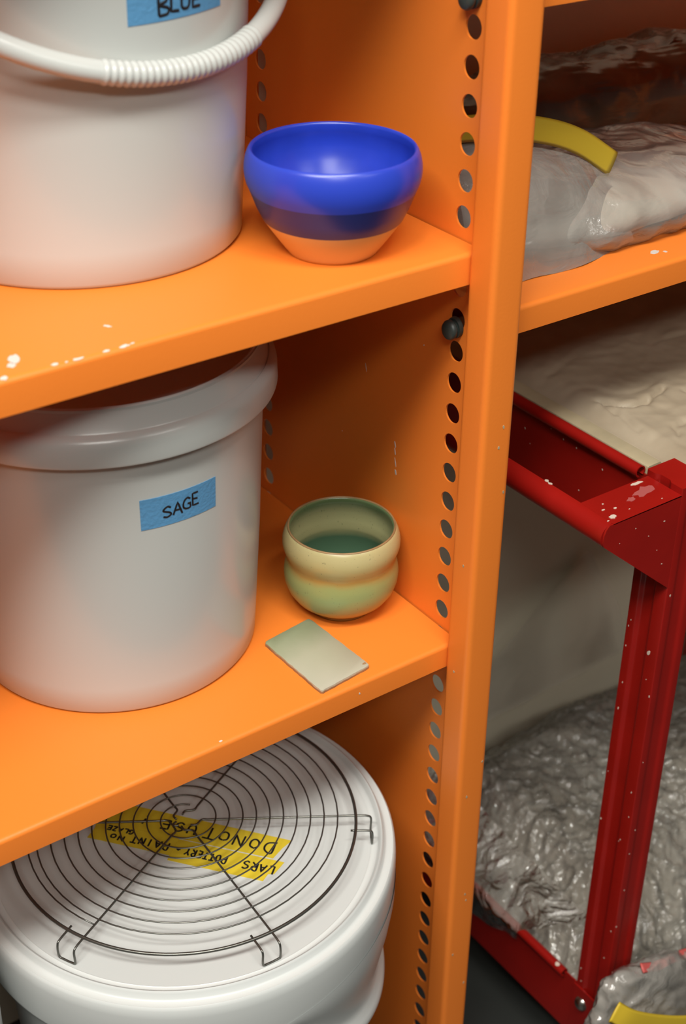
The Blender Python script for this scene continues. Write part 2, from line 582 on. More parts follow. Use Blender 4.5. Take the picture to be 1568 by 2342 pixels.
def peg(z):
    b = bmesh.new()
    t = bmesh.new()
    prof = [(0, 0.0155), (0.0045, 0.0152), (0.0078, 0.0138), (0.0092, 0.0112), (0.0090, 0.0080), (0.0074, 0.0060), (0.0074, 0.0050), (0.0094, 0.0046), (0.0098, 0.0012), (0.0098, 0.0), (0.0, 0.0)]
    lathe(t, prof, (0, 0), 24)
    for v in t.verts:
        x_, y_, z_ = v.co
        v.co = Vector((XP - 0.0012 - 0.8 * z_, YHF + 0.0005 + y_, z + x_ + (0.0015 if False else 0) - 0.12 * z_))
    merge(b, t)
    link('peg', b, PEG, unit, 40)


peg(-0.2635)
peg(0.0245)

# ------------------------------------------------------------------ handwriting
GL = {
    'S': [[(0.9, 0.85), (0.55, 1.0), (0.15, 0.85), (0.15, 0.6), (0.75, 0.42), (0.85, 0.18), (0.45, 0.0), (0.05, 0.12)]],
    'A': [[(0.0, 0.0), (0.5, 1.0), (0.95, 0.0)], [(0.15, 0.36), (0.85, 0.4)]],
    'G': [[(0.9, 0.88), (0.5, 1.0), (0.1, 0.65), (0.12, 0.2), (0.5, 0.0), (0.9, 0.15), (0.92, 0.48)], [(0.55, 0.48), (1.0, 0.48)]],
    'E': [[(0.85, 1.0), (0.1, 1.0), (0.1, 0.0), (0.9, 0.0)], [(0.1, 0.52), (0.75, 0.52)]],
    'B': [[(0.1, 0.0), (0.1, 1.0), (0.65, 0.95), (0.75, 0.72), (0.12, 0.55), (0.85, 0.38), (0.8, 0.08), (0.1, 0.0)]],
    'L': [[(0.1, 1.0), (0.1, 0.0), (0.85, 0.02)]],
    'U': [[(0.08, 1.0), (0.1, 0.25), (0.45, 0.0), (0.82, 0.2), (0.88, 1.0)]],
    'D': [[(0.1, 0.0), (0.1, 1.0), (0.7, 0.85), (0.9, 0.5), (0.65, 0.12), (0.0, 0.0)]],
    'O': [[(0.5, 1.0), (0.1, 0.75), (0.12, 0.2), (0.5, 0.0), (0.88, 0.25), (0.86, 0.78), (0.5, 1.0)]],
    'N': [[(0.08, 0.0), (0.1, 1.0), (0.85, 0.0), (0.88, 1.0)]],
    'T': [[(0.0, 1.0), (1.0, 1.0)], [(0.5, 1.0), (0.48, 0.0)]],
    'R': [[(0.1, 0.0), (0.1, 1.0), (0.75, 0.9), (0.72, 0.58), (0.12, 0.48), (0.9, 0.0)]],
    'P': [[(0.1, 0.0), (0.1, 1.0), (0.8, 0.9), (0.78, 0.55), (0.12, 0.45)]],
    'Y': [[(0.05, 1.0), (0.5, 0.5)], [(0.95, 1.0), (0.5, 0.5), (0.45, 0.0)]],
    'I': [[(0.5, 1.0), (0.5, 0.0)]],
    'Z': [[(0.05, 1.0), (0.9, 1.0), (0.05, 0.0), (0.95, 0.0)]],
    '!': [[(0.6, 1.0), (0.5, 0.35)], [(0.45, 0.08), (0.45, 0.0)]],
    '+': [[(0.5, 0.8), (0.5, 0.2)], [(0.15, 0.5), (0.85, 0.5)]],
}
ROUND = set('SGBUDORP')


def letters(bm, chars, surf, thick, seed=1):
    """chars: (glyph, u, v, width, height); surf(u,v)->(point, normal)"""
    rs = random.Random(seed)
    for (g, u, v, ww, hh) in chars:
        for st in GL[g]:
            p2 = [Vector((u + (a + rs.uniform(-.04, .04)) * ww, v + (c + rs.uniform(-.04, .04)) * hh, 0)) for a, c in st]
            p2 = smoothline(p2, 5) if g in ROUND else [p2[i].lerp(p2[i + 1], k / 4) for i in range(len(p2) - 1) for k in range(4)] + [p2[-1]]
            P, N = [], []
            for q in p2:
                a, nn = surf(q.x, q.y)
                P.append(a)
                N.append(nn)
            sweep(bm, P, thick, thick * 0.3, nrm=lambda i, N=N: N[i], n=6)


# ------------------------------------------------------------------ buckets on the shelves
def pail_body(c, z0):
    b = bmesh.new()
    prof = [(0, 0.004), (0.128, 0.004), (0.133, 0.0), (0.1375, 0.0008), (0.1400, 0.004), (0.1415, 0.03), (0.1475, 0.13), (0.1535, 0.268), (0.1540, 0.2830), (0.1535, 0.3285)]
    lathe(b, [(r, z0 + z) for r, z in prof], c, 128)
    return b


def pail_collar(c, z0):
    """lid-like collar that overhangs the wall, with a sloping shoulder and a sunken top"""
    b = bmesh.new()
    prof = [(0.1540, 0.2835), (0.1650, 0.2800), (0.1666, 0.2808), (0.1672, 0.2830), (0.1668, 0.2985), (0.1655, 0.3035), (0.1612, 0.3080), (0.1598, 0.3086), (0.1592, 0.3080), (0.1580, 0.3092), (0.1540, 0.3245), (0.1525, 0.3284), (0.1510, 0.3294), (0.1494, 0.3286), (0.1485, 0.3260), (0.1470, 0.3120), (0.1450, 0.3095), (0.0, 0.3090)]
    lathe(b, [(r, z0 + z) for r, z in prof], c, 128)
    return b


def tape_on_pail(c, z0, a0, a1, zl0, zl1, zr0, zr1):
    def rad(z):
        return 0.1475 + (z - z0 - 0.13) * (0.006 / 0.138)
    b = bmesh.new()
    n = 24
    R0, R1 = [], []
    for k, lift in ((0, 0.0004), (1, -0.001)):
        row = []
        for i in range(n + 1):
            f = i / n
            a = math.radians(a0 + (a1 - a0) * f)
            zl, zh = zl0 + (zr0 - zl0) * f, zl1 + (zr1 - zl1) * f
            row.append([b.verts.new((c[0] + (rad(z) + lift) * math.cos(a), c[1] + (rad(z) + lift) * math.sin(a), z)) for z in (zl, (zl + zh) / 2, zh)])
        (R0 if k == 0 else R1).extend(row)
    for R in (R0, R1):
        for i in range(n):
            for j in range(2):
                b.faces.new((R[i][j], R[i + 1][j], R[i + 1][j + 1], R[i][j + 1]))
    for i in range(n):
        for j in (0, 2):
            b.faces.new((R0[i][j], R0[i + 1][j], R1[i + 1][j], R1[i][j]))
    for i in (0, n):
        for j in range(2):
            b.faces.new((R0[i][j], R0[i][j + 1], R1[i][j + 1], R1[i][j]))
    bmesh.ops.recalc_face_normals(b, faces=b.faces[:])

    def surf(u, v):
        a = math.radians(a0 + (a1 - a0) * u)
        z = zl0 + (zr0 - zl0) * u + v
        rr = rad(z) + 0.0006
        return Vector((c[0] + rr * math.cos(a), c[1] + rr * math.sin(a), z)), Vector((math.cos(a), math.sin(a), 0))
    return b, surf


CS = (-0.2544, 0.2500)
sage = thing('bucket', 'white plastic bucket with blue tape reading SAGE, on the lower orange shelf', 'bucket', 'white buckets with blue tape labels')
link('body', pail_body(CS, Z2T), PAIL, sage, 40)
link('collar', pail_collar(CS, Z2T), PAIL, sage, 40)
b, surf = tape_on_pail(CS, Z2T, -104.4, -75.9, -0.3914, -0.3604, -0.3915, -0.3609)
tp = link('tape_label', b, TAPEB, sage, 40)
tp['label'] = 'blue masking tape label'
b = bmesh.new()
letters(b, [('S', 0.265, 0.0085, 0.115, 0.0105), ('A', 0.395, 0.0085, 0.12, 0.0120), ('G', 0.520, 0.0105, 0.11, 0.0110), ('E', 0.645, 0.0115, 0.10, 0.0125)], surf, 0.00095, 3)
link('lettering', b, INK, tp)

CB = (-0.2434, 0.2714)
blue = thing('bucket', 'white plastic bucket with blue tape reading BLUE and its handle down, on the upper shelf', 'bucket', 'white buckets with blue tape labels')
link('body', pail_body(CB, Z1T), PAIL, blue, 40)
link('collar', pail_collar(CB, Z1T), PAIL, blue, 40)
b, surf = tape_on_pail(CB, Z1T, -97.5, -63.5, 0.0251, 0.0561, 0.0270, 0.0580)
tp = link('tape_label', b, TAPEB, blue, 40)
tp['label'] = 'blue masking tape label'
b = bmesh.new()
letters(b, [('B', 0.27, 0.0040, 0.115, 0.0140), ('L', 0.395, 0.0055, 0.10, 0.0125), ('U', 0.50, 0.0055, 0.11, 0.0115), ('E', 0.625, 0.0050, 0.10, 0.0125)], surf, 0.0012, 5)
link('lettering', b, INK, tp)
# bail handle hanging down in front
BZ, BTH, BR, BAL = 0.1095, math.radians(10.4), 0.197, math.radians(37.7)
ba = Vector((math.cos(BTH), math.sin(BTH), 0))
bb_ = Vector((math.sin(BTH) * math.cos(BAL), -math.cos(BTH) * math.cos(BAL), -math.sin(BAL)))
bn = ba.cross(bb_)


def bailp(ph):
    return Vector((CB[0], CB[1], BZ)) + BR * (math.cos(ph) * ba + math.sin(ph) * bb_)


b = bmesh.new()
N_ = 90
P = [bailp(PI * i / N_) for i in range(N_ + 1)]
hr = 0.0088
# run in to the pivots on the bucket
P = [Vector((CB[0], CB[1], BZ)) + ba * 0.160] + P[1:-1] + [Vector((CB[0], CB[1], BZ)) - ba * 0.160]
sweep(b, P, hr, hr * 0.95, nrm=lambda i: bn, n=20)
hd = link('handle', b, PAIL, blue, 60)
b = bmesh.new()
g0, g1, NG = 0.375 * PI, 0.625 * PI, 27
G, RR = [], []
for i in range(NG * 6 + 1):
    ph = g0 + (g1 - g0) * i / (NG * 6)
    G.append(bailp(ph))
    RR.append(1.0 + 0.085 * (1 if (i % 6) in (1, 2, 3) else 0))
sweep(b, G, hr * 1.03, hr * 1.0, nrm=lambda i: bn, n=20, rad=RR)
link('grip_ribs', b, PAIL, hd, 60)
for sgn in (1, -1):
    b = bmesh.new()
    e = Vector((CB[0], CB[1], BZ)) + ba * sgn * 0.158
    sweep(b, [e - ba * sgn * 0.010, e + ba * sgn * 0.006], 0.016, 0.016, n=24)
    link('handle_pivot', b, PAIL, blue, 40)

# ------------------------------------------------------------------ lidded drums on the floor
CD = (-0.247, 0.148)
LZ = -0.812


def drum(c, label, ear_mid):
    d = thing('drum', label, 'bucket', 'white lidded drums under the bottom shelf')
    b = bmesh.new()
    prof = [(0, FLOOR_Z + 0.004), (0.165, FLOOR_Z + 0.004), (0.172, FLOOR_Z), (0.1775, FLOOR_Z + 0.002), (0.180, FLOOR_Z + 0.008), (0.1985, -0.93), (0.1995, -0.875), (0.199, -0.822)]
    lathe(b, prof, c, 144)
    link('body', b, PAIL2, d, 40)
    b = bmesh.new()
    prof = [(0.2, -0.878), (0.2195, -0.880), (0.2212, -0.878), (0.2218, -0.874), (0.2225, -0.842), (0.2226, -0.826), (0.2215, -0.8165), (0.2200, -0.8140), (0.2192, -0.8132), (0.2185, -0.8136), (0.2125, -0.8136), (0.2105, -0.8118), (0.2094, -0.8065), (0.2075, -0.8046), (0.2054, -0.8058), (0.2040, -0.8105), (0.2020, -0.8120), (0.1975, LZ), (0.1966, -0.8114), (0.1950, LZ), (0.0, LZ)]
    lathe(b, prof, c, 144)
    link('lid', b, PAIL2, d, 50)
    # half-moon carrying ear below the lid
    b = bmesh.new()
    n = 60
    rows = []
    for i in range(n + 1):
        f = -1 + 2 * i / n
        a = math.radians(ear_mid + 62 * f)
        g = max(0.0, 1 - abs(f) ** 2.2) ** 0.8
        row = []
        for (t, r) in ((-0.16, 0.2231), (0.0, 0.2226), (0.25, 0.2185), (0.50, 0.2125), (0.72, 0.2074), (0.80, 0.2066), (0.86, 0.2085), (0.92, 0.2125), (0.96, 0.2145), (1.0, 0.2150), (1.03, 0.2138), (1.04, 0.2100), (1.02, 0.200)):
            k = min(1.0, g * 4)
            rr = 0.2226 + (r - 0.2226) * k if r >= 0.2 + 1e-6 else r
            row.append(b.verts.new((c[0] + rr * math.cos(a), c[1] + rr * math.sin(a), -0.872 - 0.128 * g * t - 0.004)))
        rows.append(row)
    for i in range(n):
        for j in range(len(rows[0]) - 1):
            b.faces.new((rows[i][j], rows[i + 1][j], rows[i + 1][j + 1], rows[i][j + 1]))
    bmesh.ops.recalc_face_normals(b, faces=b.faces[:])
    link('carrying_ear', b, PAIL2, d, 50)
    return d


d1 = drum(CD, 'large white lidded drum with yellow tape on its lid, under the bottom shelf', -38)
drum((-0.702, 0.142), 'plain white lidded drum cut off at the left edge, beside the taped drum', -110)
# yellow tapes with writing, laid on the lid
TO = Vector((-0.1578, 0.0785, LZ))
E1 = Vector((-0.63, 0.777, 0)).normalized()
E2 = Vector((-E1.y, E1.x, 0))


def lidp(s, t, h=0.0):
    return TO + E1 * s + E2 * t + Vector((0, 0, h))


def tape_strip(poly, h0, h1):
    b = bmesh.new()
    A = [b.verts.new(lidp(s, t, h1)) for s, t in poly]
    B = [b.verts.new(lidp(s, t, h0)) for s, t in poly]
    b.faces.new(A)
    n = len(poly)
    for i in range(n):
        b.faces.new((A[i], B[i], B[(i + 1) % n], A[(i + 1) % n]))
    bmesh.ops.recalc_face_normals(b, faces=b.faces[:])
    o = link('yellow_tape', b, TAPEY, d1)
    o['label'] = 'yellow tape strip with black handwriting'
    return o


tA = tape_strip([(0.0, 0.0), (0.205, -0.003), (0.210, 0.012), (0.207, 0.030), (0.011, 0.0297), (0.006, 0.013)], -0.0002, 0.0004)
tB = tape_strip([(-0.002, 0.0318), (0.115, 0.0310), (0.115, 0.0622), (0.0111, 0.0626), (0.009, 0.052), (0.003, 0.050)], -0.0002, 0.0004)
tC = tape_strip([(0.1145, 0.0306), (0.207, 0.0306), (0.205, 0.041), (0.207, 0.0555), (0.1140, 0.0556)], 0.0003, 0.0009)
surfl = lambda u, v: (lidp(u, v, 0.0006), Vector((0, 0, 1)))
surf2 = lambda u, v: (lidp(u, v, 0.0011), Vector((0, 0, 1)))
b = bmesh.new()
letters(b, [('D', 0.0135, 0.008, 0.0125, 0.016), ('O', 0.0300, 0.009, 0.0115, 0.013), ('N', 0.0475, 0.008, 0.012, 0.015), ('O', 0.0640, 0.008, 0.0115, 0.012), ('T', 0.0775, 0.006, 0.015, 0.016),
            ('U', 0.101, 0.008, 0.010, 0.013), ('S', 0.115, 0.008, 0.010, 0.013), ('E', 0.130, 0.008, 0.011, 0.013), ('!', 0.153, 0.008, 0.012, 0.013)], surfl, 0.0011, 11)
link('lettering', b, INK, tA)
b = bmesh.new()
ch = [(g, 0.0045 + 0.0090 * i, 0.041, 0.0068, 0.0105) for i, g in enumerate('LARS')] + [(g, 0.0560 + 0.0067 * i, 0.041, 0.0052, 0.0095) for i, g in enumerate('POTTERY')] + [('+', 0.106, 0.042, 0.006, 0.006)]
letters(b, ch, surfl, 0.0010, 12)
link('lettering', b, INK, tB)
b = bmesh.new()
ch = [(g, 0.1200 + 0.0088 * i, 0.040, 0.0066, 0.010) for i, g in enumerate('PAINT')] + [('N', 0.169, 0.044, 0.007, 0.007), ('O', 0.1785, 0.044, 0.006, 0.005)] + [(g, 0.163 + 0.0062 * i, 0.033, 0.005, 0.006) for i, g in enumerate('GLAZE')]
letters(b, ch, surf2, 0.0010, 13)
link('lettering', b, INK, tC)

# ------------------------------------------------------------------ wire cooling rack on the lid
rack = thing('cooling_rack', 'round dark wire cooling rack lying on the taped drum lid', 'cooling rack')
CR = Vector((-0.2446, 0.1488, 0))
RZ = -0.7905


def rp(r, a, z):
    return Vector((CR.x + r * math.cos(a), CR.y + r * math.sin(a), z))


b = bmesh.new()
sweep(b, [rp(0.1785, 2 * PI * i / 120, RZ) for i in range(120)], 0.0017, n=10, closed=True)
link('outer_ring', b, WIRE, rack, 180)
b = bmesh.new()
turns, ra, rb = 10.45, 0.021, 0.1690
ang0 = math.radians(-32.5)
S_ = []
for i in range(int(turns * 60) + 1):
    f = i / (turns * 60)
    a = math.radians(-152.5) - 2 * PI * turns * (1 - f)
    r = ra + (rb - ra) * f
    if f > 0.955:
        r -= 0.007 * (f - 0.955) / 0.045
    S_.append(rp(r, a, RZ + 0.0021))
sweep(b, S_, 0.00085, n=6)
link('spiral_wire', b, WIRE, rack, 180)
for k in range(6):
    a = math.radians(-32.5 + 60 * k)
    side = 1 if k % 2 == 0 else -1
    ca, sa = math.cos(a), math.sin(a)
    lat = Vector((-sa, ca, 0)) * (0.011 if k != 0 else 0.014) * (-1 if k in (0, 5, 4) else 1)
    b = bmesh.new()
    zz = RZ - 0.0002
    base = rp(0, 0, zz)
    rad_ = Vector((ca, sa, 0))
    latd = lat.normalized()
    pts = [base + rad_ * 0.006 + latd * 0.007, base + rad_ * 0.012 + latd * 0.007, base + rad_ * 0.0175, base + rad_ * 0.025, base + rad_ * 0.10, base + rad_ * 0.181, base + rad_ * 0.190 + Vector((0, 0, -0.0006)), base + rad_ * 0.1945 + Vector((0, 0, -0.004)),
           base + rad_ * 0.1945 + Vector((0, 0, -0.0185)), base + rad_ * 0.1945 + lat * 0.3 + Vector((0, 0, -0.0205)), base + rad_ * 0.1945 + lat * 0.7 + Vector((0, 0, -0.0205)) + latd * 0.005, base + rad_ * 0.1945 + lat + latd * 0.008 + Vector((0, 0, -0.0185)),
           base + rad_ * 0.1945 + lat + latd * 0.008 + Vector((0, 0, -0.004)), base + rad_ * 0.190 + lat + latd * 0.008 + Vector((0, 0, -0.0006)), base + rad_ * 0.172 + lat + latd * 0.008]
    sp_ = smoothline(pts[:4], 5)[:-1] + [pts[3].lerp(pts[5], i / 12) for i in range(12)] + smoothline(pts[5:], 5)
    sweep(b, sp_, 0.00115, n=8)
    link('spoke', b, WIRE, rack, 180)

# ------------------------------------------------------------------ pottery
cb = (-0.0885, 0.1090)
bowl = tag(bpy.data.objects.new('bowl', None), 'blue glazed bowl with bare clay foot, on the upper orange shelf', 'bowl')
COL.objects.link(bowl)
bowl.location = (cb[0], cb[1], Z1T)
b = bmesh.new()
prof = [(0.0, 0.002), (0.034, 0.002), (0.036, 0.0), (0.0385, 0.0004), (0.0402, 0.003), (0.0462, 0.0110), (0.0530, 0.0205), (0.0600, 0.0305), (0.0655, 0.0420), (0.0705, 0.0555), (0.0728, 0.0610), (0.0740, 0.0660), (0.0745, 0.0710), (0.0742, 0.0760), (0.0731, 0.0815), (0.0714, 0.0860), (0.0701, 0.0882), (0.0689, 0.0890)]
lathe(b, prof, (0, 0), 128)
o = link('outer_wall', b, BOWLB, bowl, 60, (0, 0, 0.0001))
b = bmesh.new()
prof = [(0.0689, 0.0890), (0.0676, 0.0884), (0.0668, 0.0865), (0.0682, 0.0800), (0.0692, 0.0735), (0.0680, 0.0660), (0.0640, 0.0560), (0.0560, 0.0410), (0.0450, 0.0250), (0.0320, 0.0130), (0.0150, 0.0085), (0.0, 0.0080)]
lathe(b, prof, (0, 0), 128)
o = link('inside', b, BOWLI, bowl, 60, (0, 0, 0.0001))

cg = (-0.0436, 0.1545)
pot = tag(bpy.data.objects.new('bowl', None), 'small sage green bowl with a pinched waist, on the lower shelf', 'bowl')
COL.objects.link(pot)
pot.location = (cg[0], cg[1], Z2T)
b = bmesh.new()
prof = [(0.0, 0.003), (0.029, 0.003), (0.0310, 0.0), (0.0335, 0.0005), (0.0345, 0.0030), (0.0350, 0.0055), (0.0415, 0.0095), (0.0490, 0.0160), (0.0550, 0.0250), (0.0583, 0.0350), (0.0590, 0.0440), (0.0580, 0.0520), (0.0562, 0.0580), (0.0556, 0.0615), (0.0562, 0.0655), (0.0585, 0.0710), (0.0600, 0.0770), (0.0600, 0.0825), (0.0588, 0.0885), (0.0570, 0.0930), (0.0553, 0.0960), (0.0540, 0.0970)]
lathe(b, prof, (0, 0), 112)
link('outer_wall', b, BOWLG, pot, 60, (0, 0, 0.0001))
b = bmesh.new()
prof = [(0.0540, 0.0970), (0.0525, 0.0965), (0.0518, 0.0945), (0.0535, 0.0890), (0.0552, 0.0830), (0.0550, 0.0770), (0.0520, 0.0690), (0.0494, 0.0625), (0.0500, 0.0580), (0.0525, 0.0480), (0.0520, 0.0330), (0.0450, 0.0200), (0.0330, 0.0120), (0.0, 0.0100)]
lathe(b, prof, (0, 0), 112)
link('inside', b, BOWLGI, pot, 60, (0, 0, 0.0001))
b = bmesh.new()
sweep(b, [(0.0540 * math.cos(2 * PI * i / 100), 0.0540 * math.sin(2 * PI * i / 100), 0.0966) for i in range(100)], 0.0012, 0.0010, nrm=(0, 0, 1), n=8, closed=True)
o = link('rim', b, mat('brown_rim', (0.36, 0.22, 0.10), 0.4, var=0.3, vscale=40), pot, 180, (0, 0, 0.0001))
o['label'] = 'brownish rim edge'

# test tile
T = [(-0.1491, 0.1377), (-0.1459, 0.0414), (-0.0838, 0.0479), (-0.0892, 0.1459)]
tcx, tcy = sum(p[0] for p in T) / 4, sum(p[1] for p in T) / 4
poly = rnd([(x - tcx, y - tcy) for x, y in T], 0.004, 4)
rs = random.Random(5)
sub = []
for i in range(len(poly)):
    p, q = Vector(poly[i]), Vector(poly[(i + 1) % len(poly)])
    n_ = max(1, int((q - p).length / 0.004))
    for k in range(n_):
        v = p.lerp(q, k / n_)
        sub.append((v.x + rs.uniform(-.0003, .0003), v.y + rs.uniform(-.0003, .0003)))
b = bmesh.new()
lev = [(1.0, 0.0, 1), (1.003, 0.0008, 1), (1.003, 0.0030, 1), (0.996, 0.0043, 0), (0.975, 0.0048, 0)]
rings = []
for k, (s, z, mi) in enumerate(lev):
    rings.append([b.verts.new((x * s, y * s, z + (rs.uniform(-.0009, .0005) if k == 2 else 0))) for x, y in sub])
n_ = len(sub)
for k in range(len(rings) - 1):
    for i in range(n_):
        f = b.faces.new((rings[k][i], rings[k][(i + 1) % n_], rings[k + 1][(i + 1) % n_], rings[k + 1][i]))
        f.material_index = 1 if k < 2 else 0
f = b.faces.new(rings[-1])
f = b.faces.new(rings[0][::-1])
f.material_index = 1
blob_patch(b, (0.0295, -0.041, 0.0048), (0, 0, 1), 0.0016, (1, 0.3, 0), 1.6, 1, 9, 0.0001, 3)
bmesh.ops.recalc_face_normals(b, faces=b.faces[:])
tag(link('glaze_test_tile', b, [TILE, TILEB], None, 40, (tcx, tcy, Z2T + 0.0001)), 'pale sage rectangular glaze tile lying flat beside the SAGE bucket', 'tile')

# ------------------------------------------------------------------ red cart
cart = thing('cart', 'red painted metal cart with a rail handle, standing under the right orange shelf', 'cart')
XR, YF = 0.2100, -0.060


def specks(b, pts, nrm, r0, tg, seed):
    rs_ = random.Random(seed)
    for k, p in enumerate(pts):
        blob_patch(b, p, nrm, r0 * rs_.uniform(0.6, 1.4), tg, rs_.uniform(1, 2.2), 1, 8, 0.0003, seed + k)


def upright(x0, y0, sx=1, sy=1, top=-0.4385, specked=False):
    b = bmesh.new()
    pts = [(0, 0), (0.010, 0.0), (0.014, 0.0022), (0.027, 0.0022), (0.031, 0.0), (0.0405, 0.0), (0.0405, 0.048), (0.0, 0.048), (0.0, 0.036), (0.0032, 0.033), (0.0032, 0.019), (0.0, 0.016)]
    pts = [(x0 + sx * p[0], y0 + sy * p[1]) for p in pts]
    prism(b, rnd(pts, 0.002, 3), 'z', FLOOR_Z, top)
    if specked:
        rs_ = random.Random(3)
        specks(b, [(x0, y0 + rs_.uniform(0.002, 0.014), rs_.uniform(-1.2, -0.60)) for _ in range(9)] + [(x0, y0 + rs_.uniform(0.038, 0.046), rs_.uniform(-1.2, -0.58)) for _ in range(9)], (-1, 0, 0), 0.0007, (0, 0, 1), 21)
        specks(b, [(x0 + rs_.uniform(0.001, 0.009), y0, rs_.uniform(-1.2, -0.5)) for _ in range(7)], (0, -1, 0), 0.0006, (0, 0, 1), 61)
        blob_patch(b, (x0 + 0.0, y0 + 0.012, -0.645), (-1, 0, 0), 0.0018, (0, -0.3, 1), 2.2, 1, 8, 0.0003, 4)
    return link('upright', b, [RED, RSPECK], cart, 30)


upright(XR, YF, 1, 1, specked=True)
upright(XR, 0.42, 1, -1)
upright(0.90, YF, -1, 1)
upright(0.90, 0.42, -1, -1)
# tray: side panels with rolled edges, and the tray floor
b = bmesh.new()
box(b, 0.2130, 0.2148, -0.010, 0.372, -0.548, -0.4480)
specks(b, [(0.2130, 0.02, -0.50), (0.2130, 0.05, -0.47), (0.2130, 0.09, -0.463), (0.2130, 0.11, -0.462), (0.2130, 0.13, -0.458), (0.2130, 0.16, -0.49), (0.2130, 0.08, -0.51), (0.2130, 0.17, -0.475)], (-1, 0, 0), 0.0006, (0, 0.5, 1), 90)
box(b, 0.8955, 0.897, -0.010, 0.372, -0.548, -0.4480)
box(b, 0.251, 0.859, 0.414, 0.416, -0.548, -0.4480)
box(b, 0.251, 0.859, -0.050, -0.048, -0.520, -0.4480)
box(b, 0.2149, 0.895, -0.012, 0.372, -0.500, -0.497)
box(b, 0.251, 0.859, -0.048, 0.414, -0.500, -0.497)
link('tray', b, [RED, RSPECK], cart)
b = bmesh.new()
t = bmesh.new()
pr = []
for i in range(19):                                     # rolled sheet edge, open along its underside
    a = math.radians(-50 + 310 * i / 18)
    pr.append((0.2072 + 0.0066 * math.cos(a), -0.4435 + 0.0066 * math.sin(a)))
pi_ = [(0.2072 + (p[0] - 0.2072) * 0.78, -0.4435 + (p[1] + 0.4435) * 0.78) for p in pr]
prism(t, pr + pi_[::-1], 'y', -0.0065, 0.372)
merge(b, t)
link('rolled_edge', b, RED, cart, 40)
# handle: rail and end brackets
b = bmesh.new()
hx, hz, hrad = 0.1195, -0.4598, 0.0140
pr = []
for i in range(25):
    a = math.radians(90 + 205 * i / 24)
    pr.append((hx + hrad * math.cos(a), hz + hrad * math.sin(a)))
inn = [(hx + (p[0] - hx) * 0.85, hz + (p[1] - hz) * 0.85) for p in pr]
prism(b, pr + inn[::-1], 'y', YF + 0.0022, 0.418)
specks(b, [(hx, 0.03, hz + hrad), (hx + 0.001, 0.036, hz + hrad)], (0, 0, 1), 0.0014, (0, 1, 0.2), 33)
link('handle_rail', b, [RED, RSPECK], cart, 40)
for y0, sy in ((YF, 1), (0.420, -1)):
    b = bmesh.new()
    # top plate
    ya, yb_ = (y0, y0 + sy * 0.046)
    prism(b, [(hx - 0.001, -0.4470), (hx - 0.001, -0.4458), (XR, -0.4456), (XR, -0.4470)], 'y', min(ya, yb_), max(ya, yb_))
    pts = [(0.1135, -0.4462), (XR - 0.0002, -0.4458), (XR - 0.0002, -0.5552), (0.1090, -0.4690), (0.1072, -0.4650), (0.1078, -0.4560), (0.1100, -0.4500)]
    prism(b, pts, 'y', min(y0, y0 + sy * 0.002), max(y0, y0 + sy * 0.002))
    if sy == 1:
        blob_patch(b, (0.1265, -0.050, -0.4456), (0, 0, 1), 0.0030, (1, 0, 0), 1.2, 1, 12, 0.0005, 6)
        blob_patch(b, (0.1640, -0.037, -0.4456), (0, 0, 1), 0.0034, (1, 0, 0), 1.4, 2, 12, 0.0003, 8)
        blob_patch(b, (0.1860, -0.033, -0.4456), (0, 0, 1), 0.0065, (1, 0.2, 0), 2.2, 2, 14, 0.0002, 9)
        blob_patch(b, (0.1900, -0.0185, -0.4456), (0, 0, 1), 0.0022, (1, 0.0, 0), 3.2, 1, 12, 0.0003, 10)
        specks(b, [(0.135, -0.028, -0.4456), (0.140, -0.040, -0.4456), (0.128, -0.036, -0.4456), (0.150, -0.049, -0.4456), (0.19, -0.053, -0.4456), (0.118, -0.053, -0.4457)], (0, 0, 1), 0.0008, (1, 0, 0), 120)
        specks(b, [(0.15, YF, -0.462), (0.17, YF, -0.478), (0.185, YF, -0.50), (0.13, YF, -0.472), (0.19, YF, -0.468), (0.195, YF, -0.52)], (0, -1, 0), 0.0005, (1, 0, 0), 140)
    link('handle_bracket', b, [RED, RSPECK, mat('rubbed_red_paint', (0.36, 0.085, 0.08), 0.5)], cart, 30)
# lower deck
b = bmesh.new()
box(b, 0.2105, 0.2123, -0.012, 0.372, -1.288, -1.1905)
box(b, 0.2085, 0.2099, -0.045, -0.010, -1.288, -1.192)
box(b, 0.2124, 0.895, -0.012, 0.372, -1.272, -1.268)
box(b, 0.251, 0.859, -0.05, 0.414, -1.272, -1.268)
box(b, 0.8955, 0.897, -0.010, 0.372, -1.288, -1.19)
link('lower_deck', b, RED, cart)
b = bmesh.new()
pr = [(0.2065 + 0.0060 * math.cos(math.radians(-50 + 310 * i / 18)), -1.1880 + 0.0060 * math.sin(math.radians(-50 + 310 * i / 18))) for i in range(19)]
pi_ = [(0.2065 + (p[0] - 0.2065) * 0.78, -1.1880 + (p[1] + 1.1880) * 0.78) for p in pr]
prism(b, pr + pi_[::-1], 'y', 0.0065, 0.372)
blob_patch(b, (0.2040, 0.018, -1.1822), (-0.4, 0, 1), 0.0026, (0, 1, 0), 1.4, 1, 9, 0.0005, 4)
link('rolled_edge', b, [RED, RSPECK], cart, 40)
b = bmesh.new()
t = bmesh.new()
lathe(t, [(0, 0.0062), (0.0045, 0.0056), (0.0080, 0.0035), (0.0095, 0.0008), (0.0100, 0.0), (0.0, 0.0)], (0, 0), 24)
for v in t.verts:
    x_, y_, z_ = v.co
    v.co = Vector((0.2085 - z_, -0.0255 + y_, -1.217 + x_))
merge(b, t)
bo = link('bolt', b, STEEL, cart, 50)
bo['label'] = 'shiny round headed bolt'

# ------------------------------------------------------------------ clay


